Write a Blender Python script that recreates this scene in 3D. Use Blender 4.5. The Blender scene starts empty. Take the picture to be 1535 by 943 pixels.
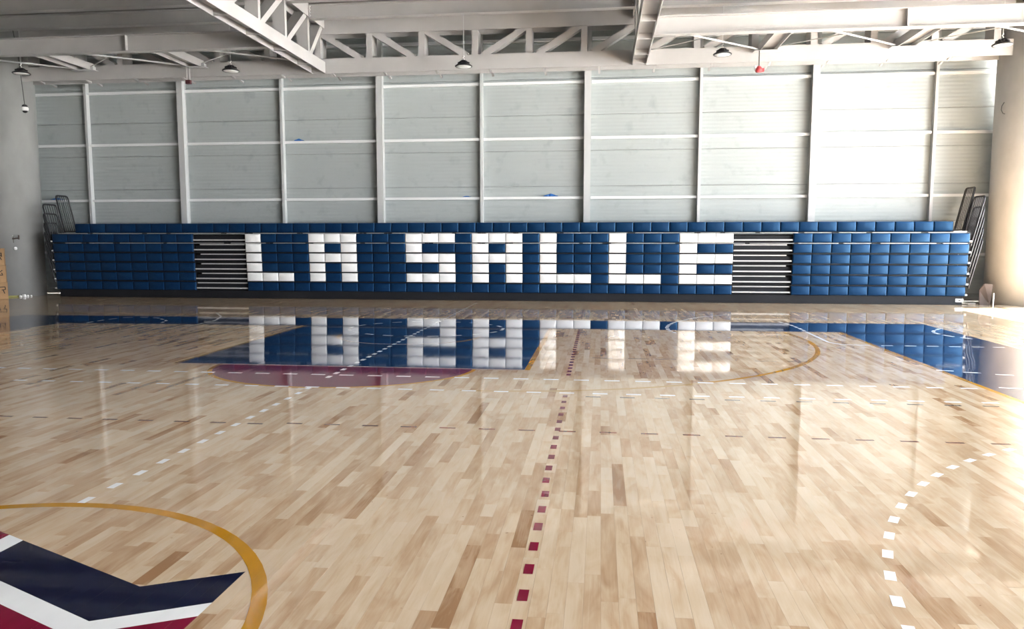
import bpy, bmesh, math, random
from mathutils import Vector, Matrix
random.seed(11)
S = bpy.context.scene
COL = S.collection

# ------------------------------------------------------------------ camera
cam = bpy.data.cameras.new('camera')
cam.sensor_fit = 'HORIZONTAL'; cam.sensor_width = 36.0; cam.lens = 26.384
cam.clip_start = 0.05; cam.clip_end = 300
co = bpy.data.objects.new('camera', cam); COL.objects.link(co)
R = Matrix(((0.99320046, -0.01137995, 0.11585918),
            (0.11641672, 0.09708715, -0.98844384),
            (0.0, 0.99521082, 0.09775182)))
co.matrix_world = Matrix.Translation((0, 0, 1.7)) @ R.to_4x4()
S.camera = co

# ------------------------------------------------------------------ world, sun, exposure
w = bpy.data.worlds.new('world'); S.world = w; w.use_nodes = True
nt = w.node_tree; bg = nt.nodes['Background']
tc = nt.nodes.new('ShaderNodeTexCoord'); sp = nt.nodes.new('ShaderNodeSeparateXYZ')
rp = nt.nodes.new('ShaderNodeValToRGB')
nt.links.new(tc.outputs['Generated'], sp.inputs[0]); nt.links.new(sp.outputs['Z'], rp.inputs['Fac'])
rp.color_ramp.elements[0].position = 0.0; rp.color_ramp.elements[0].color = (0.98, 0.99, 1.0, 1)
rp.color_ramp.elements[1].position = 0.8; rp.color_ramp.elements[1].color = (0.62, 0.80, 1.0, 1)
nt.links.new(rp.outputs['Color'], bg.inputs['Color'])
bg.inputs['Strength'].default_value = 5.0

sun = bpy.data.lights.new('sun', 'SUN'); sun.energy = 48.0; sun.angle = math.radians(1.5); sun.color = (1.0, 0.97, 0.93)
so = bpy.data.objects.new('sun', sun); COL.objects.link(so)
so.rotation_euler = Vector((-math.cos(math.radians(56)), -0.12, -math.sin(math.radians(56)))).to_track_quat('-Z', 'Y').to_euler()

# sampling portal in the open glazed side (gives no light of its own)
pl = bpy.data.lights.new('window_portal', 'AREA'); pl.shape = 'RECTANGLE'; pl.size = 26.0; pl.size_y = 6.2
pl.cycles.is_portal = True
po = bpy.data.objects.new('window_portal', pl); COL.objects.link(po)
po.location = (13.0, 8.0, 3.2); po.rotation_euler = Vector((-1, 0, 0)).to_track_quat('-Z', 'Y').to_euler()
# portal long side along Y
po.rotation_euler = Matrix(((0, 0, 1), (1, 0, 0), (0, 1, 0))).to_euler()

S.view_settings.view_transform = 'Standard'; S.view_settings.look = 'None'
S.view_settings.gamma = 1.0; S.view_settings.use_curve_mapping = False
S.view_settings.exposure = 2.22

# ------------------------------------------------------------------ materials
def mat(name, col, rough=0.5, metal=0.0, spec=0.5, coat=0.0):
    m = bpy.data.materials.new(name); m.use_nodes = True
    b = m.node_tree.nodes['Principled BSDF']
    b.inputs['Base Color'].default_value = (*col, 1); b.inputs['Roughness'].default_value = rough
    b.inputs['Metallic'].default_value = metal; b.inputs['Specular IOR Level'].default_value = spec
    b.inputs['Coat Weight'].default_value = coat; b.inputs['Coat Roughness'].default_value = 0.06
    return m
def vary(m, scale=(1, 1, 1), amt=0.12, detail=4.0, bump=0.0, bscale=None):
    """mottle the base colour with object-space noise, optional bump"""
    n = m.node_tree; b = n.nodes['Principled BSDF']; c = b.inputs['Base Color'].default_value[:3]
    t = n.nodes.new('ShaderNodeTexCoord'); mp = n.nodes.new('ShaderNodeMapping'); mp.inputs['Scale'].default_value = scale
    no = n.nodes.new('ShaderNodeTexNoise'); no.inputs['Scale'].default_value = 1.0; no.inputs['Detail'].default_value = detail
    r = n.nodes.new('ShaderNodeValToRGB')
    r.color_ramp.elements[0].position = 0.3; r.color_ramp.elements[1].position = 0.7
    r.color_ramp.elements[0].color = (*[x * (1 - amt) for x in c], 1)
    r.color_ramp.elements[1].color = (*[min(1, x * (1 + amt)) for x in c], 1)
    n.links.new(t.outputs['Object'], mp.inputs[0]); n.links.new(mp.outputs[0], no.inputs[0])
    n.links.new(no.outputs[0], r.inputs[0]); n.links.new(r.outputs[0], b.inputs['Base Color'])
    if bump:
        bp = n.nodes.new('ShaderNodeBump'); bp.inputs['Strength'].default_value = bump; bp.inputs['Distance'].default_value = 0.01
        n.links.new(no.outputs[0], bp.inputs['Height']); n.links.new(bp.outputs[0], b.inputs['Normal'])
    return m
M = {}
M['steel'] = vary(mat('painted_steel', (0.4116, 0.4042, 0.4006), 0.45), (1.5, 1.5, 1.5), 0.05)
M['post'] = mat('white_post_paint', (0.4851, 0.4998, 0.5035), 0.4)
M['girt'] = mat('white_girt_paint', (0.74, 0.76, 0.765), 0.4)
M['deck'] = mat('roof_deck_sheet', (0.1764, 0.1691, 0.1617), 0.55)
M['concrete'] = vary(mat('column_concrete_lit', (0.43, 0.415, 0.395), 0.8), (2.2, 2.2, 1.2), 0.10, 6, 0.25)  # right column: bright copy of the concrete, stronger light put into its colour
M['concrete_dim'] = vary(mat('column_concrete_dim', (0.2646, 0.2683, 0.2646), 0.8), (2.2, 2.2, 1.2), 0.10, 6, 0.25)  # left column: dim copy of the same concrete, weaker light painted in
M['plain'] = vary(mat('plain_wall', (0.1911, 0.1911, 0.1874), 0.8), (0.5, 0.5, 0.5), 0.05)
M['charcoal'] = vary(mat('charcoal_kickboard', (0.01323, 0.01396, 0.01764), 0.55, 0, 0.25), (2, 2, 2), 0.15)
M['dark'] = mat('dark_recess', (0.012, 0.012, 0.014), 0.6)
M['alu'] = mat('aluminium_trim', (0.588, 0.588, 0.588), 0.35, 0.25)
M['blue_pad'] = vary(mat('navy_vinyl', (0.0035, 0.022, 0.072), 0.42, 0, 0.5), (5, 5, 5), 0.12)
M['blue_pad'].node_tree.nodes['Principled BSDF'].inputs['Specular Tint'].default_value = (0.25, 0.60, 1.0, 1)
M['white_pad'] = vary(mat('white_vinyl', (0.92, 0.925, 0.93), 0.45), (5, 5, 5), 0.04)
M['rail'] = mat('black_rail', (0.022, 0.022, 0.026), 0.4)
M['black'] = mat('black_housing', (0.02, 0.02, 0.022), 0.4)
M['lens'] = mat('lamp_lens', (0.85, 0.85, 0.84), 0.3)
M['cable'] = mat('dark_cable', (0.06, 0.06, 0.06), 0.5)
M['chrome'] = mat('zinc_metal', (0.75, 0.75, 0.74), 0.3, 0.8)
M['white'] = mat('white_plastic', (0.85, 0.85, 0.85), 0.35)
M['red'] = mat('red_housing', (0.55, 0.06, 0.07), 0.45)
M['maroonbox'] = mat('dark_red_housing', (0.10, 0.03, 0.035), 0.45)
M['bluefilm'] = mat('blue_film', (0.02, 0.13, 0.42), 0.35)
M['card'] = vary(mat('cardboard', (0.3675, 0.2205, 0.1103), 0.85), (3, 3, 6), 0.08)
M['ink'] = mat('black_ink', (0.02, 0.018, 0.016), 0.8)
M['tape'] = mat('yellow_tape', (0.30, 0.29, 0.07), 0.6)
M['brown'] = vary(mat('brown_board', (0.085, 0.062, 0.052), 0.75), (6, 6, 2), 0.15)
M['ground'] = mat('outside_paving', (0.42, 0.40, 0.37), 0.9)
M['subfloor'] = mat('subfloor', (0.16, 0.10, 0.06), 0.9)

def wall_panel_mat():
    m = mat('ribbed_wall_sheet', (0.3822, 0.4116, 0.4006), 0.42)
    n = m.node_tree; b = n.nodes['Principled BSDF']
    t = n.nodes.new('ShaderNodeTexCoord'); s = n.nodes.new('ShaderNodeSeparateXYZ')
    mu = n.nodes.new('ShaderNodeMath'); mu.operation = 'MULTIPLY'; mu.inputs[1].default_value = 2 * math.pi / 0.104
    si = n.nodes.new('ShaderNodeMath'); si.operation = 'SINE'
    bp = n.nodes.new('ShaderNodeBump'); bp.inputs['Strength'].default_value = 0.35; bp.inputs['Distance'].default_value = 0.004
    n.links.new(t.outputs['Object'], s.inputs[0]); n.links.new(s.outputs['Z'], mu.inputs[0]); n.links.new(mu.outputs[0], si.inputs[0])
    n.links.new(si.outputs[0], bp.inputs['Height']); n.links.new(bp.outputs[0], b.inputs['Normal'])
    no = n.nodes.new('ShaderNodeTexNoise'); no.inputs['Scale'].default_value = 3.0; no.inputs['Detail'].default_value = 5
    r = n.nodes.new('ShaderNodeValToRGB')
    r.color_ramp.elements[0].position = 0.22; r.color_ramp.elements[0].color = (0.3087, 0.3418, 0.3491, 1)
    r.color_ramp.elements[1].position = 0.42; r.color_ramp.elements[1].color = (0.3712, 0.4079, 0.4116, 1)
    n.links.new(t.outputs['Object'], no.inputs[0]); n.links.new(no.outputs[0], r.inputs[0]); n.links.new(r.outputs[0], b.inputs['Base Color'])
    return m
M['panel'] = wall_panel_mat()

def wood_mat():
    m = mat('maple_strip', (0.6, 0.4, 0.25), 0.045, 0, 0.42)
    n = m.node_tree; b = n.nodes['Principled BSDF']; L = n.links.new
    at = n.nodes.new('ShaderNodeAttribute'); at.attribute_name = 'tone'
    sd = n.nodes.new('ShaderNodeAttribute'); sd.attribute_name = 'seed'
    ramp = n.nodes.new('ShaderNodeValToRGB'); e = ramp.color_ramp.elements
    e[0].position = 0.0; e[0].color = (0.320, 0.178, 0.088, 1)
    e[1].position = 1.0; e[1].color = (0.650, 0.522, 0.378, 1)
    k = e.new(0.16); k.color = (0.420, 0.262, 0.148, 1)
    k = e.new(0.40); k.color = (0.500, 0.345, 0.212, 1)
    k = e.new(0.70); k.color = (0.595, 0.455, 0.308, 1)
    t = n.nodes.new('ShaderNodeTexCoord')
    off = n.nodes.new('ShaderNodeVectorMath'); off.operation = 'ADD'
    cmb = n.nodes.new('ShaderNodeCombineXYZ'); L(sd.outputs['Fac'], cmb.inputs['Z'])
    L(t.outputs['Object'], off.inputs[0]); L(cmb.outputs[0], off.inputs[1])
    def noise(scale, detail, dist=0.0):
        mp = n.nodes.new('ShaderNodeMapping'); mp.inputs['Scale'].default_value = scale
        no = n.nodes.new('ShaderNodeTexNoise'); no.inputs['Scale'].default_value = 1.0; no.inputs['Detail'].default_value = detail
        no.inputs['Distortion'].default_value = dist
        L(off.outputs[0], mp.inputs[0]); L(mp.outputs[0], no.inputs[0]); return no
    g1 = noise((90, 4, 7), 3, 0.6)      # fine grain
    g2 = noise((9, 2.2, 5), 3, 1.2)     # heartwood clouds
    g3 = noise((26, 26, 9), 2, 0.0)     # specks / knots
    def mth(op, a, bb):
        x = n.nodes.new('ShaderNodeMath'); x.operation = op
        for i, v in enumerate((a, bb)):
            if isinstance(v, (int, float)): x.inputs[i].default_value = v
            else: L(v, x.inputs[i])
        return x.outputs[0]
    a = mth('MULTIPLY', mth('SUBTRACT', g1.outputs[0], 0.5), 0.38)
    c = mth('MULTIPLY', mth('SUBTRACT', g2.outputs[0], 0.5), 1.05)
    s = mth('ADD', mth('ADD', at.outputs['Fac'], a), c)
    L(s, ramp.inputs['Fac'])
    kr = n.nodes.new('ShaderNodeValToRGB'); kr.color_ramp.elements[0].position = 0.19; kr.color_ramp.elements[1].position = 0.25
    kr.color_ramp.elements[0].color = (0.45, 0.36, 0.30, 1); kr.color_ramp.elements[1].color = (1, 1, 1, 1)
    L(g3.outputs[0], kr.inputs[0])
    mx = n.nodes.new('ShaderNodeMix'); mx.data_type = 'RGBA'; mx.blend_type = 'MULTIPLY'; mx.inputs['Factor'].default_value = 1.0
    L(ramp.outputs[0], mx.inputs['A']); L(kr.outputs[0], mx.inputs['B'])
    L(mx.outputs['Result'], b.inputs['Base Color'])
    return m
M['wood'] = wood_mat()
def paint(name, c, amt=0.10):
    return vary(mat(name, c, 0.045, 0, 0.6), (14, 3, 1), amt)
M['p_blue'] = paint('court_blue', (0.01617, 0.0441, 0.1103))
M['p_navy'] = paint('emblem_navy', (0.004, 0.007, 0.030))
M['p_maroon'] = paint('court_maroon', (0.1837, 0.02058, 0.05145))
M['p_red'] = paint('court_red', (0.2131, 0.00735, 0.03308))
M['p_brown'] = paint('court_brown_red', (0.25, 0.085, 0.055))
M['p_yellow'] = paint('court_yellow', (0.4998, 0.2352, 0.01323), 0.06)
M['p_white'] = paint('court_white', (0.90, 0.91, 0.92), 0.02)
M['p_pink'] = paint('court_pale_line', (0.441, 0.3381, 0.3087), 0.05)
M['p_faded'] = paint('court_faded_yellow', (0.4851, 0.3234, 0.147), 0.06)
M['p_grey'] = paint('court_grey', (0.1764, 0.1323, 0.1103), 0.06)

def glass_mat():
    m = bpy.data.materials.new('clear_pane'); m.use_nodes = True; n = m.node_tree; n.nodes.clear()
    o = n.nodes.new('ShaderNodeOutputMaterial'); t = n.nodes.new('ShaderNodeBsdfTransparent'); g = n.nodes.new('ShaderNodeBsdfGlossy')
    g.inputs['Roughness'].default_value = 0.02; f = n.nodes.new('ShaderNodeFresnel'); f.inputs['IOR'].default_value = 1.2
    x = n.nodes.new('ShaderNodeMixShader')
    n.links.new(f.outputs[0], x.inputs[0]); n.links.new(t.outputs[0], x.inputs[1]); n.links.new(g.outputs[0], x.inputs[2])
    n.links.new(x.outputs[0], o.inputs[0]); return m
M['glass'] = glass_mat()

# ------------------------------------------------------------------ mesh helpers
class MB:
    def __init__(s): s.v = []; s.f = []; s.sm = []
    def add(s, vs, fs, smooth=False):
        o = len(s.v); s.v += [tuple(p) for p in vs]; s.f += [tuple(i + o for i in f) for f in fs]; s.sm += [smooth] * len(fs); return s
    def box(s, x0, x1, y0, y1, z0, z1):
        return s.add([(x0,y0,z0),(x1,y0,z0),(x1,y1,z0),(x0,y1,z0),(x0,y0,z1),(x1,y0,z1),(x1,y1,z1),(x0,y1,z1)],
                     [(0,3,2,1),(4,5,6,7),(0,1,5,4),(1,2,6,5),(2,3,7,6),(3,0,4,7)])
    def bar(s, a, b, wu, wv, up=(0, 0, 1)):
        """rectangular bar from a to b: width wu across (perp. to up), wv along up-ish"""
        a = Vector(a); b = Vector(b); d = (b - a).normalized(); u = d.cross(Vector(up))
        if u.length < 1e-4: u = d.cross(Vector((1, 0, 0)))
        u.normalize(); v = u.cross(d).normalized(); u *= wu / 2; v *= wv / 2
        vs = [a - u - v, a + u - v, a + u + v, a - u + v, b - u - v, b + u - v, b + u + v, b - u + v]
        return s.add(vs, [(0,3,2,1),(4,5,6,7),(0,1,5,4),(1,2,6,5),(2,3,7,6),(3,0,4,7)])
    def tube(s, pts, r, n=8, caps=True):
        pts = [Vector(p) for p in pts]; rings = []; pu = None
        for i, p in enumerate(pts):
            d = (pts[min(i + 1, len(pts) - 1)] - pts[max(i - 1, 0)]).normalized()
            u = pu - d * pu.dot(d) if pu is not None else d.cross(Vector((0.31, 0.95, 0.1)))
            u.normalize(); pu = u; v = d.cross(u)
            rings.append([p + (u * math.cos(2 * math.pi * k / n) + v * math.sin(2 * math.pi * k / n)) * r for k in range(n)])
        vs = [q for rg in rings for q in rg]; fs = []
        for i in range(len(rings) - 1):
            for k in range(n): fs.append((i*n+k, i*n+(k+1)%n, (i+1)*n+(k+1)%n, (i+1)*n+k))
        s.add(vs, fs, True)
        if caps:
            s.add(rings[0], [tuple(range(n))[::-1]]); s.add(rings[-1], [tuple(range(n))])
        return s
    def lathe(s, c, prof, n=24, sm=True):
        """profile [(r,z)...] about vertical axis at c"""
        vs = []; fs = []; c = Vector(c)
        for r, z in prof:
            for k in range(n):
                a = 2 * math.pi * k / n; vs.append(c + Vector((r * math.cos(a), r * math.sin(a), z)))
        for i in range(len(prof) - 1):
            for k in range(n): fs.append((i*n+k, i*n+(k+1)%n, (i+1)*n+(k+1)%n, (i+1)*n+k))
        s.add(vs, fs, sm)
        for i, flip in ((0, True), (len(prof) - 1, False)):
            if prof[i][0] > 1e-4:
                f = tuple(i * n + k for k in range(n)); o = len(s.v) - len(vs)
                s.f.append(tuple(q + o for q in (f[::-1] if flip else f))); s.sm.append(False)
        return s
    def mesh(s, name, m):
        me = bpy.data.meshes.new(name); me.from_pydata(s.v, [], s.f); me.materials.append(m)
        me.polygons.foreach_set('use_smooth', s.sm); me.update(); return me
    def build(s, name, m, parent=None, origin=None):
        if origin is not None:
            o = Vector(origin); s.v = [tuple(Vector(p) - o) for p in s.v]
        ob = bpy.data.objects.new(name, s.mesh(name, m)); COL.objects.link(ob)
        if origin is not None: ob.location = origin
        if parent is not None:
            ob.parent = parent
            if origin is not None: pass
        return ob
def obj(name, me, parent=None, loc=(0, 0, 0)):
    o = bpy.data.objects.new(name, me); COL.objects.link(o); o.location = loc
    if parent is not None: o.parent = parent
    return o
def empty(name, loc=(0, 0, 0)):
    o = bpy.data.objects.new(name, None); COL.objects.link(o); o.location = loc; o.empty_display_size = 0.2; return o
def tag(o, label, cat, group=None):
    o['label'] = label; o['category'] = cat
    if group: o['group'] = group
    return o
def struct(o, label, cat='structure'):
    o['kind'] = 'structure'; o['label'] = label; o['category'] = cat; return o

# ------------------------------------------------------------------ floor: maple strips, 83 mm wide, running away from the bleachers
X0, X1, Y0, Y1 = -19.4, 13.0, -1.0, 22.54
PW = 0.083
floor = struct(MB().box(X0, X1, -6.0, Y1, -0.30, -0.022).build('floor', M['subfloor']), 'pale maple strip sports floor with painted court markings', 'floor')
planks = []; cols = []
ncol = int((X1 - X0) / PW)
for i in range(ncol):
    x = X0 + i * PW; y = Y0 - random.random() * 0.6; col = []
    while y < Y1:
        L_ = random.choice((0.25, 0.35, 0.45, 0.55, 0.7, 0.85, 1.05)) * random.uniform(0.85, 1.15)
        y2 = min(y + L_, Y1)
        if y2 - y > 0.03:
            q = random.random()
            tone = random.uniform(0.02, 0.22) if q < 0.06 else (random.uniform(0.30, 0.55) if q < 0.26 else random.gauss(0.69, 0.15))
            p = dict(x0=x + 0.0003, x1=x + PW - 0.0003, y0=y + 0.0003, y1=y2 - 0.0003, t=tone, s=random.random() * 40,
                     a=random.gauss(0, 0.0013), b=random.gauss(0, 0.00022))
            planks.append(p); col.append(p)
        y = y2
    cols.append(col)
def pz(p, x, y): return p['a'] * (x - (p['x0'] + p['x1']) / 2) + p['b'] * (y - (p['y0'] + p['y1']) / 2)
def plank_geo(p):
    c = [(p['x0'], p['y0']), (p['x1'], p['y0']), (p['x1'], p['y1']), (p['x0'], p['y1'])]
    vs = [(x, y, -0.02) for x, y in c] + [(x, y, pz(p, x, y)) for x, y in c]
    return vs, [(4,5,6,7),(0,1,5,4),(1,2,6,5),(2,3,7,6),(3,0,4,7)]
def plank_mesh(name, ps):
    vs = []; fs = []; tn = []; sd = []
    for p in ps:
        v, f = plank_geo(p); o = len(vs); vs += v; fs += [tuple(i + o for i in q) for q in f]; tn += [p['t']] * 5; sd += [p['s']] * 5
    me = bpy.data.meshes.new(name); me.from_pydata(vs, [], fs); me.materials.append(M['wood'])
    a = me.attributes.new('tone', 'FLOAT', 'FACE'); a.data.foreach_set('value', tn)
    a = me.attributes.new('seed', 'FLOAT', 'FACE'); a.data.foreach_set('value', sd)
    me.update(); return me
Ri = R.transposed()
def in_view(p):
    c = Ri @ Vector(((p['x0'] + p['x1']) / 2, (p['y0'] + p['y1']) / 2, -1.7)); d = -c.z
    if d < 0.3: return None
    if abs(c.x / d) < 0.70 and abs(c.y / d) < 0.425: return (p['y1'] - p['y0']) / d ** 3
    return None
big = sorted([(in_view(p) or 0, i) for i, p in enumerate(planks)], reverse=True)[:300]
bigset = {i for _, i in big}
for i in sorted(bigset): obj('plank', plank_mesh('plank', [planks[i]]), floor)
rest = obj('planking', plank_mesh('planking', [p for i, p in enumerate(planks) if i not in bigset]), floor); rest['kind'] = 'stuff'

# paint follows each strip: convex outlines are clipped to the strips they lie on
def clip(poly, ax, lim, keep_less):
    out = []
    for i in range(len(poly)):
        a = poly[i]; b = poly[(i + 1) % len(poly)]
        ia = (a[ax] <= lim) if keep_less else (a[ax] >= lim); ib = (b[ax] <= lim) if keep_less else (b[ax] >= lim)
        if ia: out.append(a)
        if ia != ib:
            t = (lim - a[ax]) / (b[ax] - a[ax]); out.append((a[0] + t * (b[0] - a[0]), a[1] + t * (b[1] - a[1])))
    return out
def mark(name, polys, m, h=0.0004, label=None):
    vs = []; fs = []
    for poly in polys:
        if sum(poly[i][0]*poly[(i+1)%len(poly)][1]-poly[(i+1)%len(poly)][0]*poly[i][1] for i in range(len(poly))) < 0: poly = poly[::-1]
        xs = [q[0] for q in poly]; ys = [q[1] for q in poly]
        for ci in range(max(0, int((min(xs) - X0) / PW)), min(ncol - 1, int((max(xs) - X0) / PW)) + 1):
            for p in cols[ci]:
                if p['y1'] < min(ys) or p['y0'] > max(ys): continue
                q = list(poly)
                for ax, lim, kl in ((0, p['x0'] - 0.0003, False), (0, p['x1'] + 0.0003, True), (1, p['y0'] - 0.0003, False), (1, p['y1'] + 0.0003, True)):
                    q = clip(q, ax, lim, kl)
                    if len(q) < 3: break
                if len(q) >= 3:
                    o = len(vs); vs += [(x, y, pz(p, x, y) + h) for x, y in q]; fs.append(tuple(range(o, o + len(q))))
    if not fs: return None
    me = bpy.data.meshes.new(name); me.from_pydata(vs, [], fs); me.materials.append(m); me.update()
    o = obj(name, me, floor)
    if label: o['label'] = label
    return o
def rect(x0, x1, y0, y1): return [(x0, y0), (x1, y0), (x1, y1), (x0, y1)]
def strip(pts, wd):
    out = []
    for a, b in zip(pts, pts[1:]):
        d = (Vector(b) - Vector(a)); n = Vector((-d.y, d.x)).normalized() * wd / 2; a = Vector(a); b = Vector(b)
        out.append([tuple(a - n), tuple(b - n), tuple(b + n), tuple(a + n)])
    return out
def arc(cx, cy, rx, ry, a0, a1, n): return [(cx + rx * math.cos(math.radians(a0 + (a1 - a0) * i / n)), cy + ry * math.sin(math.radians(a0 + (a1 - a0) * i / n))) for i in range(n + 1)]
def arc_sq(cx, cy, r, angs, wd, ln):
    out = []
    for a in angs:
        d = Vector((math.cos(a), math.sin(a))); t = Vector((-d.y, d.x)); c = Vector((cx, cy)) + d * r
        out.append([tuple(c + d * sx * wd / 2 + t * sy * ln / 2) for sx, sy in ((-1,-1),(1,-1),(1,1),(-1,1))])
    return out
# blue run-off border
mark('border_paint', [[(-11.10, 14.30), (-8.21, 14.42), (-7.37, 15.88), (-13.2, 15.78)], [(-8.21, 14.42), (4.48, 14.53), (6.58, 16.14), (-7.37, 15.88)],
                      [(-13.2, 15.78), (-13.2, 2.0), (-11.15, 2.0), (-11.10, 14.30)],
                      [(4.49, 2.0), (6.56, 2.0), (6.58, 16.14), (4.48, 14.53)]], M['p_blue'], 0.0004, 'blue painted run-off border round the court')
mark('border_line', strip([(-11.12, 2.0), (-11.10, 14.28), (-8.21, 14.41), (-5.85, 14.43)], 0.04) + strip([(-0.95, 14.49), (4.46, 14.52)], 0.05), M['p_pink'], 0.0007, 'thin pale line along the inside of the blue border')
mark('border_line', strip([(4.45, 14.52), (4.46, 2.0)], 0.07), M['p_yellow'], 0.0007, 'yellow line along the right side border')
mark('outer_line', strip([(-13.2, 15.83), (-7.37, 15.93), (6.6, 16.19)], 0.05), M['p_pink'], 0.0007)
# key
mark('key_paint', [[(-5.85, 9.79), (-0.98, 9.79), (-0.98, 14.52), (-5.85, 14.46)]], M['p_blue'], 0.0003, 'blue painted key below the bleachers')
mark('key_line', strip([(-0.94, 9.74), (-0.94, 14.5)], 0.07), M['p_yellow'], 0.0008, 'yellow side line of the key')
mark('key_line', strip([(-5.88, 9.74), (-5.88, 14.44)], 0.05), M['p_yellow'], 0.0008, 'yellow side line of the key')
mark('key_line', strip([(-5.85, 9.755), (-0.98, 9.755)], 0.06), M['p_pink'], 0.0008, 'pale free-throw line')
mark('free_throw_circle', [arc(-3.42, 9.73, 1.75, 1.42, 180, 360, 28)], M['p_maroon'], 0.0004, 'maroon half circle in front of the key')
mark('free_throw_line', strip(arc(-3.42, 9.73, 1.78, 1.45, 180, 360, 28), 0.06), M['p_yellow'], 0.0008, 'yellow rim of the maroon half circle')
mark('restricted_arc', strip(arc(-3.38, 13.1, 1.28, 1.13, 180, 215, 6), 0.06) + strip(arc(-3.38, 13.1, 1.28, 1.13, 320, 360, 6), 0.06), M['p_yellow'], 0.0008)
mark('restricted_arc', strip(arc(-3.38, 13.1, 1.28, 1.13, 215, 320, 14), 0.05), M['p_pink'], 0.0008)
mark('base_line', strip([(-5.85, 14.24), (-0.98, 14.26)], 0.045), M['p_pink'], 0.0009)
# yellow arcs and ring
mark('three_point_line', strip(arc(-1.40, 13.25, 4.93, 4.93, 303, 373, 26), 0.07), M['p_yellow'], 0.0006, 'yellow arc on the wood right of the key')
mark('three_point_line', strip(arc(-1.40, 13.25, 4.93, 4.93, 268, 303, 14), 0.07), M['p_faded'], 0.0006, 'faded stretch of the yellow arc')
ring = []
for i in range(72):
    a, b = math.radians(i * 5), math.radians(i * 5 + 5)
    ring.append([(-3.21 + r * math.cos(t), 2.615 + r * math.sin(t)) for r, t in ((1.703, a), (1.778, a), (1.778, b), (1.703, b))])
mark('centre_circle', ring, M['p_yellow'], 0.0006, 'bold yellow centre circle')
# emblem inside the centre circle: a folded band of navy, white and maroon
mark('emblem_band', [[(-3.25, 3.78), (-3.25, 3.42), (-2.26, 2.975), (-2.24, 3.32)], [(-2.24, 3.32), (-2.26, 2.975), (-1.80, 3.205), (-1.80, 3.54)]], M['p_navy'], 0.0004, 'navy chevron of the floor emblem')
mark('emblem_band', [[(-3.39, 3.845), (-3.39, 3.34), (-3.25, 3.275), (-3.25, 3.78)], [(-3.25, 3.42), (-3.25, 3.28), (-2.26, 2.845), (-2.26, 2.975)], [(-2.26, 2.975), (-2.26, 2.845), (-1.80, 3.075), (-1.80, 3.205)]], M['p_white'], 0.0004, 'white chevron of the floor emblem')
mark('emblem_band', [[(-3.54, 3.91), (-3.54, 3.2), (-3.39, 3.14), (-3.39, 3.845)], [(-3.39, 3.34), (-3.39, 3.06), (-2.26, 2.56), (-2.26, 2.845)], [(-2.26, 2.845), (-2.26, 2.56), (-1.80, 2.79), (-1.80, 3.075)]], M['p_red'], 0.0004, 'maroon chevron of the floor emblem')
# rows of dashes along the hall
k = 0
x = -12.6 + 0.02
while x < 4.3:
    mark('line_dash', [rect(x, x + 0.185, 9.08, 9.14)], M['p_white'], 0.0010); x += 0.372
x = -8.6
while x < 4.3:
    mark('line_dash', [rect(x, x + 0.165, 8.278, 8.335)], M['p_white'], 0.0010); x += 0.371
x = -0.14
while x < 4.3:
    mark('grey_dash', [rect(x, x + 0.16, 8.11, 8.155)], M['p_grey'], 0.0010); x += 0.371
x = -6.53
while x < 4.3:
    mark('brown_dash', [rect(x, x + 0.15, 6.58, 6.62) if x > -3 else rect(x, x + 0.15, 6.53, 6.57)], M['p_brown'], 0.0010); x += 0.3635
for x in (4.66, 5.02, 5.36, 5.70, 6.05, 6.36): mark('line_dash', [rect(x - 0.09, x + 0.09, 12.72, 12.77)], M['p_white'], 0.0010)
mark('line_dash', strip([(3.97, 12.78), (4.40, 12.76)], 0.05), M['p_white'], 0.0010)
for x, y in ((4.52, 10.35), (4.80, 10.23), (5.13, 10.10)): mark('line_dash', strip([(x - 0.10, y + 0.02), (x + 0.10, y - 0.02)], 0.05), M['p_white'], 0.0010)
mark('line_dash', strip([(4.62, 9.20), (4.86, 9.16)], 0.05), M['p_white'], 0.0010)
for x in (-0.1, 0.42, 0.80, 2.2, 2.65): mark('grey_dash', [rect(x, x + 0.3, 10.87, 10.90)], M['p_grey'], 0.0010)
# squares running towards the bleachers
y = 2.22
while y < 8.2:
    mark('red_square', [rect(-0.375 + 0.00, -0.325, y, y + 0.118) if y < 5 else rect(-0.39, -0.34, y, y + 0.118)], M['p_red'], 0.0010); y += 0.2925
y = 9.42
while y < 14.4:
    mark('red_square', [rect(-0.41, -0.355, y, y + 0.11)], M['p_red'], 0.0010); y += 0.2475
y = 16.4
while y < 19.5:
    mark('red_square', [rect(-0.42, -0.37, y, y + 0.12)], M['p_brown'], 0.0010); y += 0.27
y = 4.385
while y < 8.2:
    mark('white_square', [rect(-3.37, -3.315, y, y + 0.115)], M['p_white'], 0.0012); y += 0.2925
y = 8.9
while y < 20.3:
    mark('white_square', [rect(-3.395, -3.335, y, y + 0.13)], M['p_white'], 0.0012); y += 0.275
angs = [math.atan2(3.59 - 2.633, 1.43 - 5.883) - (k - 2) * 0.2925 / 4.569 for k in range(20)]
for q in arc_sq(5.883, 2.633, 4.569, angs, 0.055, 0.115): mark('white_square', [q], M['p_white'], 0.0010)
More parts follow.
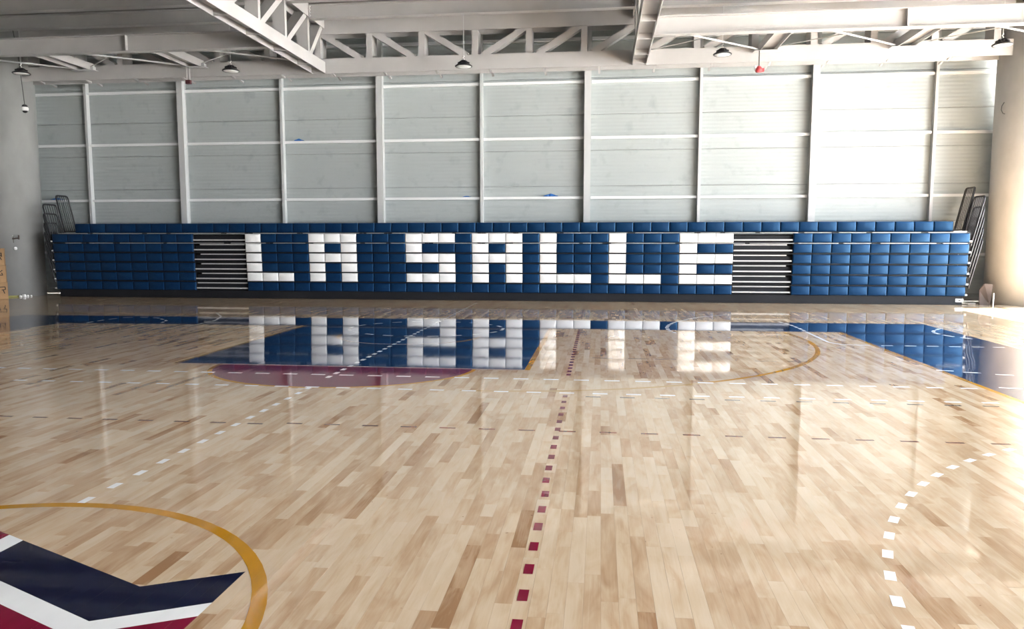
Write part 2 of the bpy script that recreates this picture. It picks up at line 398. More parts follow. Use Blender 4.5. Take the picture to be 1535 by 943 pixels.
# dashed rings near the far border
def dashed(pts, wd, on, off, m=M['p_white'], h=0.0011):
    acc = 0.0; cur = []; polys = []; draw = True; lim = on
    for a, b in zip(pts, pts[1:]):
        a = Vector(a); b = Vector(b); L_ = (b - a).length; s = 0.0
        while s < L_ - 1e-6:
            st = min(lim - acc, L_ - s)
            if draw: polys += strip([tuple(a + (b - a) * (s / L_)), tuple(a + (b - a) * ((s + st) / L_))], wd)
            s += st; acc += st
            if acc >= lim - 1e-6: draw = not draw; acc = 0; lim = on if draw else off
    return polys
mark('dashed_ring', dashed(arc(-3.35, 14.25, 1.50, 1.22, 0, 360, 64), 0.06, 0.20, 0.22), M['p_white'], 0.0011, 'white dashed ring at the far end of the key')
mark('dashed_ring', dashed([(-10.6, 14.4), (-10.62, 15.07), (-10.49, 15.5), (-10.16, 15.6), (-9.7, 15.5), (-9.2, 15.0), (-9.03, 14.5)], 0.05, 0.20, 0.16), M['p_white'], 0.0011)
mark('dashed_ring', dashed([(-8.25, 14.1), (-8.16, 14.5), (-8.2, 15.2), (-8.46, 15.94), (-9.04, 16.8)], 0.05, 0.22, 0.10), M['p_white'], 0.0011)
mark('dashed_ring', dashed([(1.40, 14.05), (1.31, 14.5), (1.32, 14.95), (1.39, 15.36), (1.55, 15.9)], 0.07, 0.16, 0.10) + strip([(1.55, 15.9), (1.94, 16.65), (2.31, 17.19), (2.96, 17.71), (3.6, 17.93), (4.36, 17.95)], 0.05), M['p_white'], 0.0011, 'white ring line crossing the blue border')
mark('dashed_ring', dashed([(3.75, 16.3), (3.85, 15.75), (3.87, 15.0), (3.85, 14.5)], 0.06, 0.20, 0.10) + strip([(3.85, 14.5), (3.84, 13.5), (3.83, 13.06), (3.97, 12.78)], 0.05), M['p_white'], 0.0011)
mark('dashed_ring', dashed([(6.56, 15.35), (6.28, 14.94), (6.18, 14.70), (6.17, 14.37), (6.27, 14.05), (6.45, 13.8)], 0.06, 0.26, 0.12), M['p_white'], 0.0011)

# ------------------------------------------------------------------ far wall: panels, posts, girts
WY = 22.55; ZT = 8.10
wall = struct(MB().box(-19.4, 12.9, WY + 0.06, WY + 0.20, -0.02, ZT).build('wall_back', M['plain']), 'pale grey ribbed sheet wall behind the bleachers', 'wall')
px = [-19.3, -16.14, -12.96, -9.72, -6.63, -3.54, -0.41, 2.81, 5.95, 9.17, 12.85]
pzs = [0.0, 0.20, 1.235, 2.27, 3.31, 4.345, 5.38, 6.42, 7.46, ZT]
for i in range(len(px) - 1):
    for j in range(len(pzs) - 1):
        g = 0.006
        MB().box(px[i] + 0.004, px[i + 1] - 0.004, WY, WY + 0.055, pzs[j] + g, pzs[j + 1] - g).build('wall_panel', M['panel'], wall)
for i, x in enumerate(px[1:-1]):
    wide = (i % 2 == 1); hw = 0.095 if wide else 0.04; d = 0.20 if wide else 0.15
    b = MB()
    if wide:   # H section: two flange plates and a web, front flange towards the hall
        b.box(x - hw, x + hw, WY - d, WY - d + 0.02, 0, 7.9); b.box(x - hw, x + hw, WY - 0.022, WY - 0.002, 0, 7.9); b.box(x - 0.075, x + 0.075, WY - d + 0.02, WY - 0.022, 0, 7.9)
    else: b.box(x - hw, x + hw, WY - d, WY - 0.002, 0, 7.9)
    b.build('wall_post', M['post'], wall)
for z in (1.32, 2.965, 4.70, 6.30, 7.52):
    for i in range(len(px) - 1):
        hw0 = 0.11 if i % 2 == 0 and i > 0 else 0.055; hw1 = 0.11 if i % 2 == 1 else 0.055
        b = MB(); x0 = px[i] + (hw0 if i else 0.02); x1 = px[i + 1] - (hw1 if i < len(px) - 2 else 0.02)
        b.box(x0, x1, WY - 0.10, WY - 0.002, z + 0.025, z + 0.04); b.box(x0, x1, WY - 0.10, WY - 0.085, z - 0.035, z + 0.025); b.box(x0, x1, WY - 0.085, WY - 0.002, z - 0.035, z - 0.022)
        b.build('wall_girt', M['girt'], wall)

# ------------------------------------------------------------------ rest of the shell
ceil = MB(); pitch = 0.25; y = -6.0; n = 0
prof = []
while y < 22.7:
    prof += [(y, 8.12), (y + 0.13, 8.12), (y + 0.155, 8.17), (y + 0.225, 8.17)]; y += pitch
vs = []; fs = []
for (yy, zz) in prof: vs += [(-19.4, yy, zz), (13.0, yy, zz)]
for i in range(len(prof) - 1): fs.append((2*i, 2*i+1, 2*i+3, 2*i+2))
ceil.add(vs, fs); ceil.box(-19.5, 13.1, -6.1, 22.8, 8.19, 8.35)
struct(ceil.build('ceiling', M['deck']), 'grey corrugated metal roof deck over the hall', 'ceiling')
struct(MB().box(-19.6, -19.4, -6.1, 22.75, -0.3, 8.2).build('wall_left', M['plain']), 'plain grey wall at the left end of the hall', 'wall')
struct(MB().box(-19.6, 13.2, -6.2, -6.0, -0.3, 8.2).build('wall_front', M['plain']), 'plain grey wall behind the viewer', 'wall')
wr = MB(); wr.box(13.0, 13.2, -6.0, 22.75, 6.4, 8.2); wr.box(13.0, 13.2, 21.0, 22.75, -0.3, 6.4); wr.box(13.0, 13.2, -6.0, -5.0, -0.3, 6.4); wr.box(13.0, 13.2, -5.0, 21.0, -0.3, 0.08)
struct(wr.build('wall_right', M['plain']), 'right hand wall with the tall glazed opening', 'wall')
for i in range(5):
    y0 = -5.0 + i * 5.2; y1 = y0 + 5.2
    f = MB()
    for yy in (y0, y1 - 0.06): f.box(13.04, 13.12, yy, yy + 0.06, 0.08, 6.4)
    for zz in (0.08, 2.2, 4.3, 6.34): f.box(13.04, 13.12, y0 + 0.06, y1 - 0.06, zz, zz + 0.06)
    f = struct(f.build('window_%d' % (i + 1), M['post']), 'tall glazed bay number %d in the right wall counted from the viewer' % (i + 1), 'window')
    for zz in (0.14, 2.26, 4.36):
        MB().box(13.075, 13.083, y0 + 0.06, y1 - 0.06, zz, zz + (2.06 if zz < 2 else 2.04 if zz < 4 else 1.98)).build('pane', M['glass'], f)
struct(MB().box(13.2, 90, -40, 60, -0.4, -0.30).build('outside_ground', M['ground']), 'paved ground outside the glazed side', 'ground')

# ------------------------------------------------------------------ columns
def column(x, y, r, label, m_):
    c = empty('concrete_column', (x, y, 0)); tag(c, label, 'column')
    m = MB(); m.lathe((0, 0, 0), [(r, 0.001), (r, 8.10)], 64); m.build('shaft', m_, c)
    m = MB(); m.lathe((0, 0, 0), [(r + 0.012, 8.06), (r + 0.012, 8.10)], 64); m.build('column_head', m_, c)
    return c
column(-18.19, 21.5, 0.85, 'thick round concrete column, toned darker for dim light, at the left end behind the cardboard boxes', M['concrete_dim'])
column(11.22, 21.7, 0.80, 'thick round concrete column, toned lighter and warmer for bright light, at the right end beside the bleachers', M['concrete'])

# ------------------------------------------------------------------ roof steel
def hflat(b, axis, c, a0, a1, wd, z0, z1, t=0.025):
    """H section lying flat: upright flanges either side of a level web, running along axis"""
    zm = (z0 + z1) / 2
    for s in (-1, 1):
        u0, u1 = sorted((c + s * wd / 2, c + s * (wd / 2 - t)))
        if axis == 'x': b.box(a0, a1, u0, u1, z0, z1)
        else: b.box(u0, u1, a0, a1, z0, z1)
    if axis == 'x': b.box(a0, a1, c - wd / 2 + t, c + wd / 2 - t, zm - t / 2, zm + t / 2)
    else: b.box(c - wd / 2 + t, c + wd / 2 - t, a0, a1, zm - t / 2, zm + t / 2)
def ibeam(b, x0, x1, y, z0, z1, wd=0.22, t=0.024):
    b.box(x0, x1, y - wd / 2, y + wd / 2, z0, z0 + t); b.box(x0, x1, y - wd / 2, y + wd / 2, z1 - t, z1); b.box(x0, x1, y - 0.006, y + 0.006, z0 + t, z1 - t)

MXL, MXR = -8.08, 1.00; TY = 21.57; TW = 0.52
# transverse truss against the far wall
T = empty('wall_truss', (0, TY, 6.47)); tag(T, 'long white steel truss running along the top of the far wall', 'truss')
def tp(b, name): return b.build(name, M['steel'], T, None)
T.location = (0, 0, 0)
b = MB(); hflat(b, 'x', TY, -18.0, 10.52, TW, 6.475, 6.885); tp(b, 'bottom_chord')
b = MB(); hflat(b, 'x', TY, -18.6, 10.6, TW, 7.56, 8.0); tp(b, 'top_chord')
k = -9
while k <= 9:
    x = -3.545 + 1.52 * k
    if -17.6 < x < 10.4:
        MB().box(x - 0.085, x + 0.085, TY - 0.24, TY + 0.24, 6.885, 7.56).build('vertical', M['steel'], T)
    x2 = x + 1.52
    if x > -18.4 and x2 < 10.7:
        a, c = ((x + 0.12, 7.58), (x2 - 0.22, 6.86)) if k < 0 else ((x + 0.22, 6.86), (x2 - 0.12, 7.58))
        MB().bar((a[0], TY - 0.1, a[1]), (c[0], TY - 0.1, c[1]), 0.24, 0.17).build('diagonal', M['steel'], T)
        for ya in (TY - TW / 2 + 0.02, TY + TW / 2):      # small wedge cleats under both flanges
            xs = x + 0.42; yb = ya + 0.20; q = MB()
            q.add([(xs - .03, ya, 6.474), (xs + .03, ya, 6.474), (xs + .03, yb, 6.474), (xs - .03, yb, 6.474), (xs - .03, yb, 6.42), (xs + .03, yb, 6.42)],
                  [(0, 1, 2, 3), (0, 4, 5, 1), (2, 5, 4, 3), (0, 3, 4), (1, 5, 2)]); q.build('cleat', M['steel'], T)
    k += 1
# main trusses running towards the viewer
def main_truss(cx, label):
    t = empty('roof_truss', (0, 0, 0)); tag(t, label, 'truss')
    b = MB(); hflat(b, 'y', cx, 1.5, TY - TW / 2 - 0.005, 0.40, 6.48, 6.79); b.build('bottom_chord', M['steel'], t)
    b = MB(); hflat(b, 'y', cx, 1.5, TY - TW / 2 - 0.005, 0.40, 7.72, 8.06); b.build('top_chord', M['steel'], t)
    for n in range(13):
        y = 20.2 - 1.5 * n
        MB().box(cx - 0.16, cx + 0.16, y - 0.06, y + 0.06, 6.79, 7.72).build('vertical', M['steel'], t)
        MB().bar((cx, y + 0.14, 6.78), (cx, y + (1.36 if n else 1.02), 7.76), 0.30, 0.15).build('diagonal', M['steel'], t)
        MB().box(cx - 0.174, cx + 0.174, y - 0.012, y + 0.012, 6.48, 6.622).build('stiffener', M['steel'], t)
    MB().box(cx - 0.174, cx + 0.174, 21.2, 21.224, 6.48, 6.622).build('end_plate', M['steel'], t)
    return t
main_truss(MXL, 'left of the two main roof trusses running away from the viewer')
main_truss(MXR, 'right of the two main roof trusses running away from the viewer')
# beams between them, at two heights
for y, nm in ((20.2, 'nearest the far wall'), (18.7, 'second from the far wall'), (17.2, 'third from the far wall')):
    for x0, x1, bay in ((-19.3, MXL - 0.21, 'left'), (MXL + 0.21, MXR - 0.21, 'middle'), (MXR + 0.21, 12.9, 'right')):
        t = empty('roof_purlin', (0, 0, 0)); tag(t, 'grey steel roof purlin in the %s bay, %s' % (bay, nm), 'beam', 'upper roof purlins')
        b = MB(); ibeam(b, x0, x1, y, 7.655, 8.03); b.build('beam', M['steel'], t)
        for xe, s in ((x0, 1), (x1, -1)):
            if -19 < xe < 12:
                e0, e1 = sorted((xe, xe + s * 0.018))
                MB().box(e0, e1, y - 0.10, y + 0.10, 7.685, 8.0).build('end_plate', M['steel'], t)
                b = MB()
                for zz in (7.74, 7.82, 7.90, 7.98): b.tube([(xe + s * 0.018, y - 0.05, zz), (xe + s * 0.045, y - 0.05, zz)], 0.016, 6)
                b.build('bolts', M['chrome'], t)
for x0, x1, bay in ((-19.3, MXL - 0.21, 'left'), (MXR + 0.21, 12.9, 'right')):
    t = empty('cross_beam', (0, 0, 0)); tag(t, 'deep steel cross beam at chord level in the %s bay' % bay, 'beam')
    b = MB(); ibeam(b, x0, x1, 18.7, 6.555, 6.99, 0.22, 0.022); b.build('beam', M['steel'], t)
    for xs in ((-15.8, -12.2) if bay == 'left' else (6.9, 9.6)):
        MB().box(xs - 0.01, xs + 0.01, 18.595, 18.69, 6.58, 6.965).build('stiffener', M['steel'], t)
sec = []
for x, lb in ((-15.2, 'first short roof joist from the left, above the left column'), (-11.75, 'second short roof joist from the left'), (4.35, 'short roof joist next right of the right main truss'), (7.80, 'short roof joist farthest right')):
    t = empty('roof_joist', (0, 0, 0)); tag(t, lb + ', ending at the wall truss', 'beam', 'short joists between cross beam and wall truss')
    b = MB(); hflat(b, 'y', x, 18.82, TY - TW / 2 - 0.006, 0.42, 6.715, 6.92, 0.022); b.build('chord', M['steel'], t)
    MB().box(x - 0.36, x + 0.36, 21.02, 21.27, 6.70, 6.713).build('gusset_plate', M['post'], t)
    for s in (-1, 1): MB().box(x + s * 0.29 - 0.04, x + s * 0.29 + 0.04, 21.08, 21.20, 6.713, 6.80).build('lug', M['post'], t)
    sec.append(x)
# crossed tension rods between joists
xs = [-18.65, -15.2, -11.75, MXL, None, MXR, 4.35, 7.80, 11.2]
names = ['at the left end', 'between the first and second joists', 'left of the left main truss', '', '', 'right of the right main truss', 'between the two right hand joists', 'at the right end']
for i in range(len(xs) - 1):
    if xs[i] is None or xs[i + 1] is None: continue
    a, c = xs[i] + 0.25, xs[i + 1] - 0.25
    tag(MB().tube([(a, 18.85, 6.79), (c, 21.1 if i < 7 else 20.6, 6.76)], 0.024, 8).build('tension_rod', M['post']), 'white steel roof tie rod running back to the right, ' + names[i], 'rod', 'roof tie rods')
    tag(MB().tube([(a, 21.1 if i else 20.55, 6.81), (c, 18.85, 6.83)], 0.013, 6).build('tension_rod', M['chrome']), 'thin steel roof tie rod running forward to the right, ' + names[i], 'rod', 'roof tie rods')

# ------------------------------------------------------------------ pendant high-bay lamps
def lamp(x, z, label, tilt=0.0):
    y = 20.2
    t = empty('pendant_lamp', (x, y, z)); tag(t, label, 'lamp', 'high-bay pendant lamps')
    m = MB(); m.lathe((0, 0, 0), [(0.225, 0.0), (0.235, 0.012), (0.225, 0.03), (0.15, 0.075), (0.10, 0.095), (0.095, 0.15), (0.06, 0.165), (0.0, 0.165)], 28); m.build('housing', M['black'], t)
    m = MB()
    for k in range(14):
        a = 2 * math.pi * k / 14; m.bar((0.09 * math.cos(a), 0.09 * math.sin(a), 0.11), (0.155 * math.cos(a), 0.155 * math.sin(a), 0.085), 0.008, 0.05)
    m.build('fins', M['black'], t)
    m = MB(); m.lathe((0, 0, 0), [(0.0, -0.012), (0.12, -0.010), (0.205, 0.001), (0.205, 0.006), (0.0, 0.006)], 28); m.build('lens', M['lens'], t)
    m = MB(); m.tube([(0, 0, 0.165), (0.02, 0, 0.20), (-0.02, 0, 0.235), (0.015, 0, 0.27), (0, 0, 0.295)], 0.013, 6); m.build('hook', M['chrome'], t)
    m = MB(); m.tube([(0, 0, 0.29), (0, 0, 7.655 - z)], 0.008, 6); m.build('cable', M['post'], t)
lamp(-16.46, 6.44, 'black pendant lamp in front of the left column, leftmost of five')
lamp(-10.17, 6.35, 'black pendant lamp left of the left main truss')
lamp(-3.66, 6.30, 'black pendant lamp hanging in the middle of the hall')
lamp(3.04, 6.42, 'black pendant lamp right of the right main truss')
lamp(9.72, 6.46, 'black pendant lamp by the right column, rightmost of five')

# dome camera on a drop rod by the left column
t = empty('dome_camera', (-16.62, 20.45, 5.5)); tag(t, 'white dome camera hanging on a thin rod by the left column', 'camera')
MB().tube([(0, 0, 0.12), (-0.06, -0.05, 1.4), (-0.06, -0.2, 2.156)], 0.010, 6).build('rod', M['cable'], t)
MB().lathe((0, 0, 0), [(0.05, 0.13), (0.075, 0.10), (0.075, 0.06)], 16).build('cap', M['black'], t)
MB().lathe((0, 0, 0), [(0.08, 0.06), (0.095, 0.02), (0.09, -0.03), (0.07, -0.05)], 20).build('body', M['white'], t)
MB().lathe((0, 0, 0), [(0.07, -0.05), (0.055, -0.09), (0.0, -0.11)], 16).build('dome', M['black'], t)
# hanging detectors
t = empty('hanging_detector', (-11.90, 21.05, 6.27)); tag(t, 'small dark box hung on two rods under the second joist', 'detector')
MB().box(-0.07, 0.07, -0.05, 0.05, -0.05, 0.06).build('box', M['maroonbox'], t)
for s in (-1, 1): MB().tube([(s * 0.045, 0, 0.06), (s * 0.045, 0, 0.43)], 0.012, 6).build('rod', M['chrome'], t)
t = empty('hanging_siren', (4.12, 21.05, 6.22)); tag(t, 'small red siren hung on a rod below the right hand joist', 'siren')
m = MB(); m.lathe((0, 0, 0), [(0.0, -0.07), (0.08, -0.07), (0.10, -0.02), (0.07, 0.05), (0.03, 0.09), (0.0, 0.09)], 16); m.build('housing', M['red'], t)
MB().box(-0.11, -0.06, -0.03, 0.03, -0.03, 0.10).build('bracket', M['white'], t)
MB().box(0.05, 0.13, -0.05, 0.05, -0.06, 0.02).build('horn', M['red'], t)
MB().tube([(0, 0, 0.09), (0, 0, 0.48)], 0.014, 6).build('rod', M['cable'], t)

# ------------------------------------------------------------------ retractable bleachers
BL = empty('retractable_bleachers', (-3.4, 21.1, 0)); BL.location = (0, 0, 0)
tag(BL, 'folded navy blue retractable bleachers with big white block lettering along the far wall', 'bleachers')
XL, XA, XB, XC, XD, XR = -16.47, -11.97, -10.346, 3.594, 5.158, 9.625
def pad_mesh(name, wd, h, m):
    g = 0.005; x0, x1, z0, z1 = g, wd - g, 0, h
    rings = []
    for d, s in ((0.0, 0.0), (-0.034, 0.0), (-0.052, 0.007), (-0.060, 0.024)):
        rings.append([(x0 + s, d, z0 + s), (x1 - s, d, z0 + s), (x1 - s, d, z1 - s), (x0 + s, d, z1 - s)])
    b = MB(); vs = [p for r in rings for p in r]; fs = []
    for i in range(3):
        for k in range(4): fs.append((i*4+k, i*4+(k+1)%4, (i+1)*4+(k+1)%4, (i+1)*4+k))
    b.add(vs, fs); c = len(b.v)
    # gently bulged front
    b.v.append(((x0 + x1) / 2, -0.066, (z0 + z1) / 2))
    for k in range(4): b.f.append((12 + k, 12 + (k + 1) % 4, c)); b.sm.append(True)
    # raised welt along the right edge and back face
    b.f.append((0, 3, 2, 1)); b.sm.append(False)
    return b.mesh(name, m)
H = 0.247; PITCH = 0.2845; Z0 = 0.232
wl, wm, wr_, wt = (XA - XL) / 9, (XC - XB) / 29, (XR - XD) / 9, 25.34 / 51
PM = {}
for key, wd in (('l', wl), ('m', wm), ('r', wr_)): PM[key] = pad_mesh('seat_pad', wd, H, M['blue_pad'])
PM['t'] = pad_mesh('seat_pad', wt, 0.275, M['blue_pad']); PM['w'] = pad_mesh('letter_pad', wm, H, M['white_pad'])
GL = {'L': ['X..', 'X..', 'X..', 'X..', 'XXX'], 'A': ['XXX', 'X.X', 'XXX', 'X.X', 'X.X'], 'S': ['XXX', 'X..', 'XXX', '..X', 'XXX'], 'E': ['XXX', 'X..', 'XXX', 'X..', 'XXX']}
white = set()
for ch, c0 in zip('LASALLE', (0, 4, 10, 14, 18, 22, 26)):
    for r, line in enumerate(GL[ch]):
        for c, q in enumerate(line):
            if q == 'X': white.add((5 - r, c0 + c))
kick = MB(); kick.box(XL + 0.08, XR - 0.06, 21.16, 21.20, 0.005, 0.226); kick.box(XL + 0.08, XR - 0.06, 21.14, 21.16, 0.005, 0.03)
kick.build('kickboard', M['charcoal'], BL)
MB().box(XL + 0.1, XR - 0.1, 21.45, 22.2, 0.0, 1.88).build('understructure', M['dark'], BL)
for i in range(6):
    z = Z0 + PITCH * i; yf = 21.17 - 0.018 * i; ex = 0.012 * i
    row = MB()
    for a, c in ((XL - ex * 0.5, XA), (XB, XC), (XD, XR + ex * 0.5)): row.box(a, c, yf + 0.004, yf + 0.03, z - 0.012, z + H - 0.004)
    row.box(XL, XR, yf + 0.004, yf + 0.30, z + H + 0.004, z + H + 0.02)
    row = row.build('seat_row', M['dark'], BL)
    for k in range(9): obj('seat_pad', PM['l'], row, (XL + k * wl, yf, z))
    for k in range(29):
        if (i, k) in white: obj('letter_pad', PM['w'], row, (XB + k * wm, yf, z))
        else: obj('seat_pad', PM['m'], row, (XB + k * wm, yf, z))
    for k in range(9): obj('seat_pad', PM['r'], row, (XD + k * wr_, yf, z))
    # aisle steps: dark riser with two bright nosings
    for side, (a, c) in enumerate(((XA, XB), (XC, XD))):
        MB().box(a + 0.02, c - 0.02, yf + 0.05, yf + 0.09, z + 0.0, z + H - 0.06).build('aisle_riser', M['charcoal'], row)
        zl = 0.300 + 0.2845 * i
        MB().box(a + 0.01, c - 0.01, yf - 0.03, yf + 0.05, zl - 0.018, zl + 0.018).build('step_nosing', M['alu'], row)
        if i < 5:
            zs = 0.452 + 0.2845 * i; o0, o1 = (0.19, 0.03) if side == 0 else (0.03, 0.15)
            if i == 0: o0 = o1 = 0.03
            MB().box(a + o0, c - o1, yf + 0.0, yf + 0.05, zs - 0.015, zs + 0.015).build('step_nosing', M['alu'], row)
    for xe, s in ((XL, -1), (XR, 1)):
        MB().tube([(xe + s * 0.0, yf - 0.03, z + 0.03), (xe + s * 0.05, yf - 0.03, z + 0.03)], 0.026, 10).build('end_cap', M['white'], row)
    if i >= 4:   # bright deck nosing shows over the two upper rows
        x = XL + 0.2 + 0.3 * random.random(); zz = z + H + 0.016
        while x < XR - 0.5:
            L_ = min(random.uniform(0.5, 1.9), XR - 0.05 - x)
            MB().box(x, x + L_, yf - 0.055, yf + 0.02, zz - 0.007, zz + 0.006).build('deck_nosing', M['alu'], row)
            x += L_
            MB().box(x, x + 0.10, yf - 0.058, yf + 0.02, zz - 0.014, zz + 0.010).build('bracket', M['black'], row); x += 0.10 + random.uniform(0.0, 0.15)
TX0 = -15.98
top = MB(); top.box(TX0, TX0 + 51 * wt, 21.46, 21.49, 1.94, 2.20); top.box(XL + 0.1, XR - 0.05, 21.30, 21.90, 1.915, 1.935)
top = top.build('seat_row', M['dark'], BL)
for k in range(51): obj('seat_pad', PM['t'], top, (TX0 + k * wt, 21.455, 1.945))
MB().box(XR - 0.32, XR + 0.02, 21.26, 21.5, 1.936, 1.962).build('deck_end', M['alu'], top)
lp = MB().box(9.40, 9.60, 21.150, 21.160, 0.075, 0.165).build('rating_plate', M['white'], BL); lp['label'] = 'white plate on the right end of the kickboard'
MB().box(9.47, 9.53, 21.148, 21.1505, 0.11, 0.135).build('plate_print', M['ink'], lp)
# folding guard rails at both ends
def guard(sx, xb, y0, y1, z0, z1, lean, low=0.0):
    def P(u, t): return Vector((xb + sx * lean * t, y0 + (y1 - y0) * u, z0 + (z1 - z0) * t))
    m = MB(); r = 0.019
    pts = [P(0, 0), P(0, 0.93), P(0.05, 0.985), P(0.14, 1.0), P(0.86, 1.0), P(0.95, 0.985), P(1, 0.93), P(1, 0)]
    m.tube(pts, r * 1.25, 8); m.tube([P(0, 0.03), P(1, 0.03)], r, 6)
    g = m.build('guard_rail', M['rail'], BL)
    for k in range(1, 6): MB().tube([P(k / 6, 0.03), P(k / 6, 1.0)], 0.010, 6).build('baluster', M['rail'], g)
for k, zt in enumerate((1.70, 1.98, 2.26, 2.54, 2.82)):
    guard(-1, XL - 0.04, 21.12, 21.70, max(0.45, zt - 1.25), zt - 0.02, 0.28)
    guard(1, XR + 0.06, 21.12, 21.70, max(0.45, zt - 1.25), zt + 0.05, 0.30)
guard(-1, XL - 0.10, 21.75, 22.28, 1.96, 3.10, 0.26); guard(1, XR + 0.13, 21.75, 22.28, 1.96, 3.14, 0.26)

# ------------------------------------------------------------------ odds and ends
def glyph(b, x, y, z, strokes, s=0.1, t=0.012):
    for st in strokes:
        for a, c in zip(st, st[1:]):
            b.bar((x + a[0] * s, y, z + a[1] * s), (x + c[0] * s, y, z + c[1] * s), 0.004, t, up=(0, 1, 0)) if False else b.bar((x + a[0] * s, y, z + a[1] * s), (x + c[0] * s, y, z + c[1] * s), t, 0.003, up=(0, 1, 0))
marks = ([[(-1.2, 1), (0.8, 1.1), (0.9, 0.2), (-0.2, 0.0)], [(0.2, 0.1), (0.6, -1.2)], [(-0.9, 0.6), (-0.9, -0.2)]],
         [[(-1.0, 0.9), (-0.9, -0.6), (0.7, -0.7)], [(0.6, 1.0), (-0.4, 0.2)], [(0.3, 0.1), (0.6, -0.5)]],
         [[(-1.0, 0.9), (0.9, 1.0), (0.7, 0.1), (-0.6, 0.2)], [(0.2, 0.1), (0.8, -1.3)], [(0.8, 0.9), (0.9, -0.3)]])
for k, (nm, z0) in enumerate((('bottom', 0.003), ('middle', 0.497), ('top', 0.991))):
    w_ = 1.0; t = empty('cardboard_box', (-17.69 - 0.02 * k, 19.86, z0)); t.rotation_euler.z = math.radians(40 - 1.5 * k)
    tag(t, 'brown cardboard box with black hand marks, %s of the stack by the left column' % nm, 'box', 'stacked cardboard boxes')
    b = MB(); b.box(-w_ / 2, w_ / 2, -0.24, 0.24, 0, 0.478); b.build('carton', M['card'], t)
    b = MB(); b.box(-w_ / 2 - 0.004, w_ / 2 + 0.004, -0.244, 0.244, 0.478, 0.488); b.build('lid_flaps', M['card'], t)
    b = MB(); glyph(b, w_ / 2 - 0.13, -0.2415, 0.27, marks[k], 0.085, 0.022); b.build('hand_marking', M['ink'], t)
# bracket and knob on the left column (column surface towards the viewer)
def on_col(cx, cy, r, ang): return Vector((cx + r * math.cos(ang), cy + r * math.sin(ang), 0))
p = on_col(-18.19, 21.5, 0.85, math.radians(-42))
t = empty('wall_bracket', (p.x, p.y, 1.76)); tag(t, 'small bent metal bracket fixed to the left column', 'bracket')
MB().box(-0.14, -0.05, -0.06, 0.02, -0.12, 0.07).build('plate', M['brown'], t); MB().bar((-0.07, -0.07, 0.0), (0.14, -0.07, 0.02), 0.035, 0.035).build('arm', M['brown'], t); MB().bar((0.14, -0.07, -0.02), (0.14, -0.07, 0.11), 0.03, 0.03).build('hook', M['brown'], t); MB().bar((-0.06, -0.07, 0.07), (-0.06, -0.07, 0.12), 0.02, 0.02).build('prong', M['chrome'], t)
t = MB().lathe((0, 0, 0), [(0.0, -0.05), (0.035, -0.04), (0.05, 0.0), (0.035, 0.04), (0.0, 0.05)], 14).build('round_knob', M['white']); t.location = (p.x - 0.02, p.y - 0.035, 1.47); tag(t, 'small round white knob below the metal bracket on the left column', 'knob')
b = MB()
for k in range(7):
    a0 = math.radians(-70 + k * 5); a1 = math.radians(-65 + k * 5); q0 = on_col(-18.19, 21.5, 0.853, a0); q1 = on_col(-18.19, 21.5, 0.853, a1)
    b.bar((q0.x, q0.y, 0.028), (q1.x, q1.y, 0.020), 0.004, 0.036)
tag(b.build('tape_strip', M['tape']), 'strip of yellow tape round the foot of the left column', 'tape')
for (da, sz), where in zip(((-42, 0.03), (-36, 0.045), (-30, 0.03), (-24, 0.025)), ('leftmost of four', 'biggest, second from the left', 'third from the left', 'smallest, rightmost of four')):
    q = on_col(-18.19, 21.5, 0.92, math.radians(da)); bb = MB().box(-sz, sz, -sz * 0.8, sz * 0.8, 0, sz * 1.6)
    bb.v = [(v[0] * (0.7 if v[2] > 0 else 1), v[1] * (0.8 if v[2] > 0 else 1.1), v[2]) for v in bb.v]
    o = bb.build('plaster_chip', M['white']); o.location = (q.x, q.y, 0.003); tag(o, 'small white plaster chip at the foot of the left column, ' + where, 'debris', 'plaster chips by the left column')
# wire loop on the right column
tag(MB().tube([(10.44, 21.42, 5.30), (10.36, 21.36, 5.20), (10.35, 21.36, 5.10), (10.40, 21.38, 5.02), (10.46, 21.4, 5.0)], 0.010, 6).build('wire_loop', M['cable']), 'bent loop of wire sticking out of the right column', 'wire')
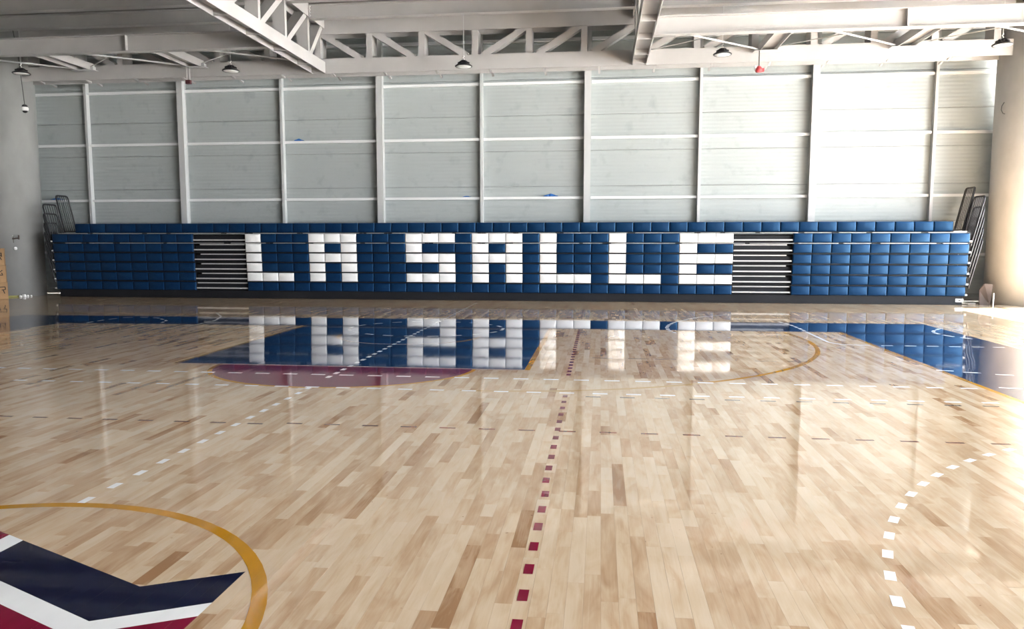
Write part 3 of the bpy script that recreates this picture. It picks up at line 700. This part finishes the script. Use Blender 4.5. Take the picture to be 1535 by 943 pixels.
# scraps of blue film caught on the girts
def film(x, z, wd, h, label):
    n = 9; vs = []; fs = []
    for i in range(n):
        u = i / (n - 1); hh = h * (0.25 + 0.75 * math.sin(math.pi * min(1, u * 1.1)) ) * random.uniform(0.7, 1.1)
        yy = random.uniform(-0.02, 0.02)
        vs += [(wd * (u - 0.5), yy - 0.03, 0), (wd * (u - 0.5), yy - 0.02, hh), (wd * (u - 0.5), yy + 0.03, hh * 0.8), (wd * (u - 0.5), yy + 0.03, 0)]
    for i in range(n - 1):
        for k in range(4): fs.append((4*i+k, 4*i+(k+1)%4, 4*i+4+(k+1)%4, 4*i+4+k))
    fs += [(0, 3, 2, 1), (4*n-4, 4*n-3, 4*n-2, 4*n-1)]
    o = MB().add(vs, fs).build('film_scrap', M['bluefilm']); o.location = (x, WY - 0.055, z + 0.046); tag(o, label, 'scrap', 'scraps of blue film on the wall rails')
film(-9.20, 4.70, 0.30, 0.07, 'scrap of blue film on the middle wall rail, upper left')
film(-17.35, 2.965, 0.42, 0.06, 'scrap of dark blue film on the lower rail by the left column')
film(-1.48, 2.965, 0.42, 0.08, 'scrap of blue film on the lower wall rail above the lettering')
film(-4.0, 2.965, 0.26, 0.035, 'thin scrap of blue film on the lower rail left of centre')
# board and pipe at the foot of the right column
b = MB(); b.add([(9.95, 21.02, 0.002), (10.19, 21.0, 0.002), (10.25, 21.02, 0.56), (10.05, 21.04, 0.58), (9.95, 21.08, 0.40),
                 (9.95, 21.06, 0.002), (10.19, 21.04, 0.002), (10.25, 21.06, 0.56), (10.05, 21.08, 0.58), (9.95, 21.12, 0.40)],
                [(0,1,2,3,4), (9,8,7,6,5), (0,5,6,1), (1,6,7,2), (2,7,8,3), (3,8,9,4), (4,9,5,0)])
tag(b.build('offcut_board', M['brown']), 'brown board offcut standing against the right column', 'board')
tag(MB().tube([(10.23, 20.93, 0.003), (10.24, 20.95, 0.33)], 0.022, 10).build('pipe_stub', M['chrome']), 'short pale pipe standing beside the brown board', 'pipe')
b = MB(); b.box(9.80, 9.98, 21.3, 21.42, 0.003, 0.05); b.box(9.66, 9.80, 21.33, 21.37, 0.02, 0.05)
tag(b.build('floor_clamp', M['chrome']), 'small metal floor fitting at the right end of the bleachers', 'fitting')
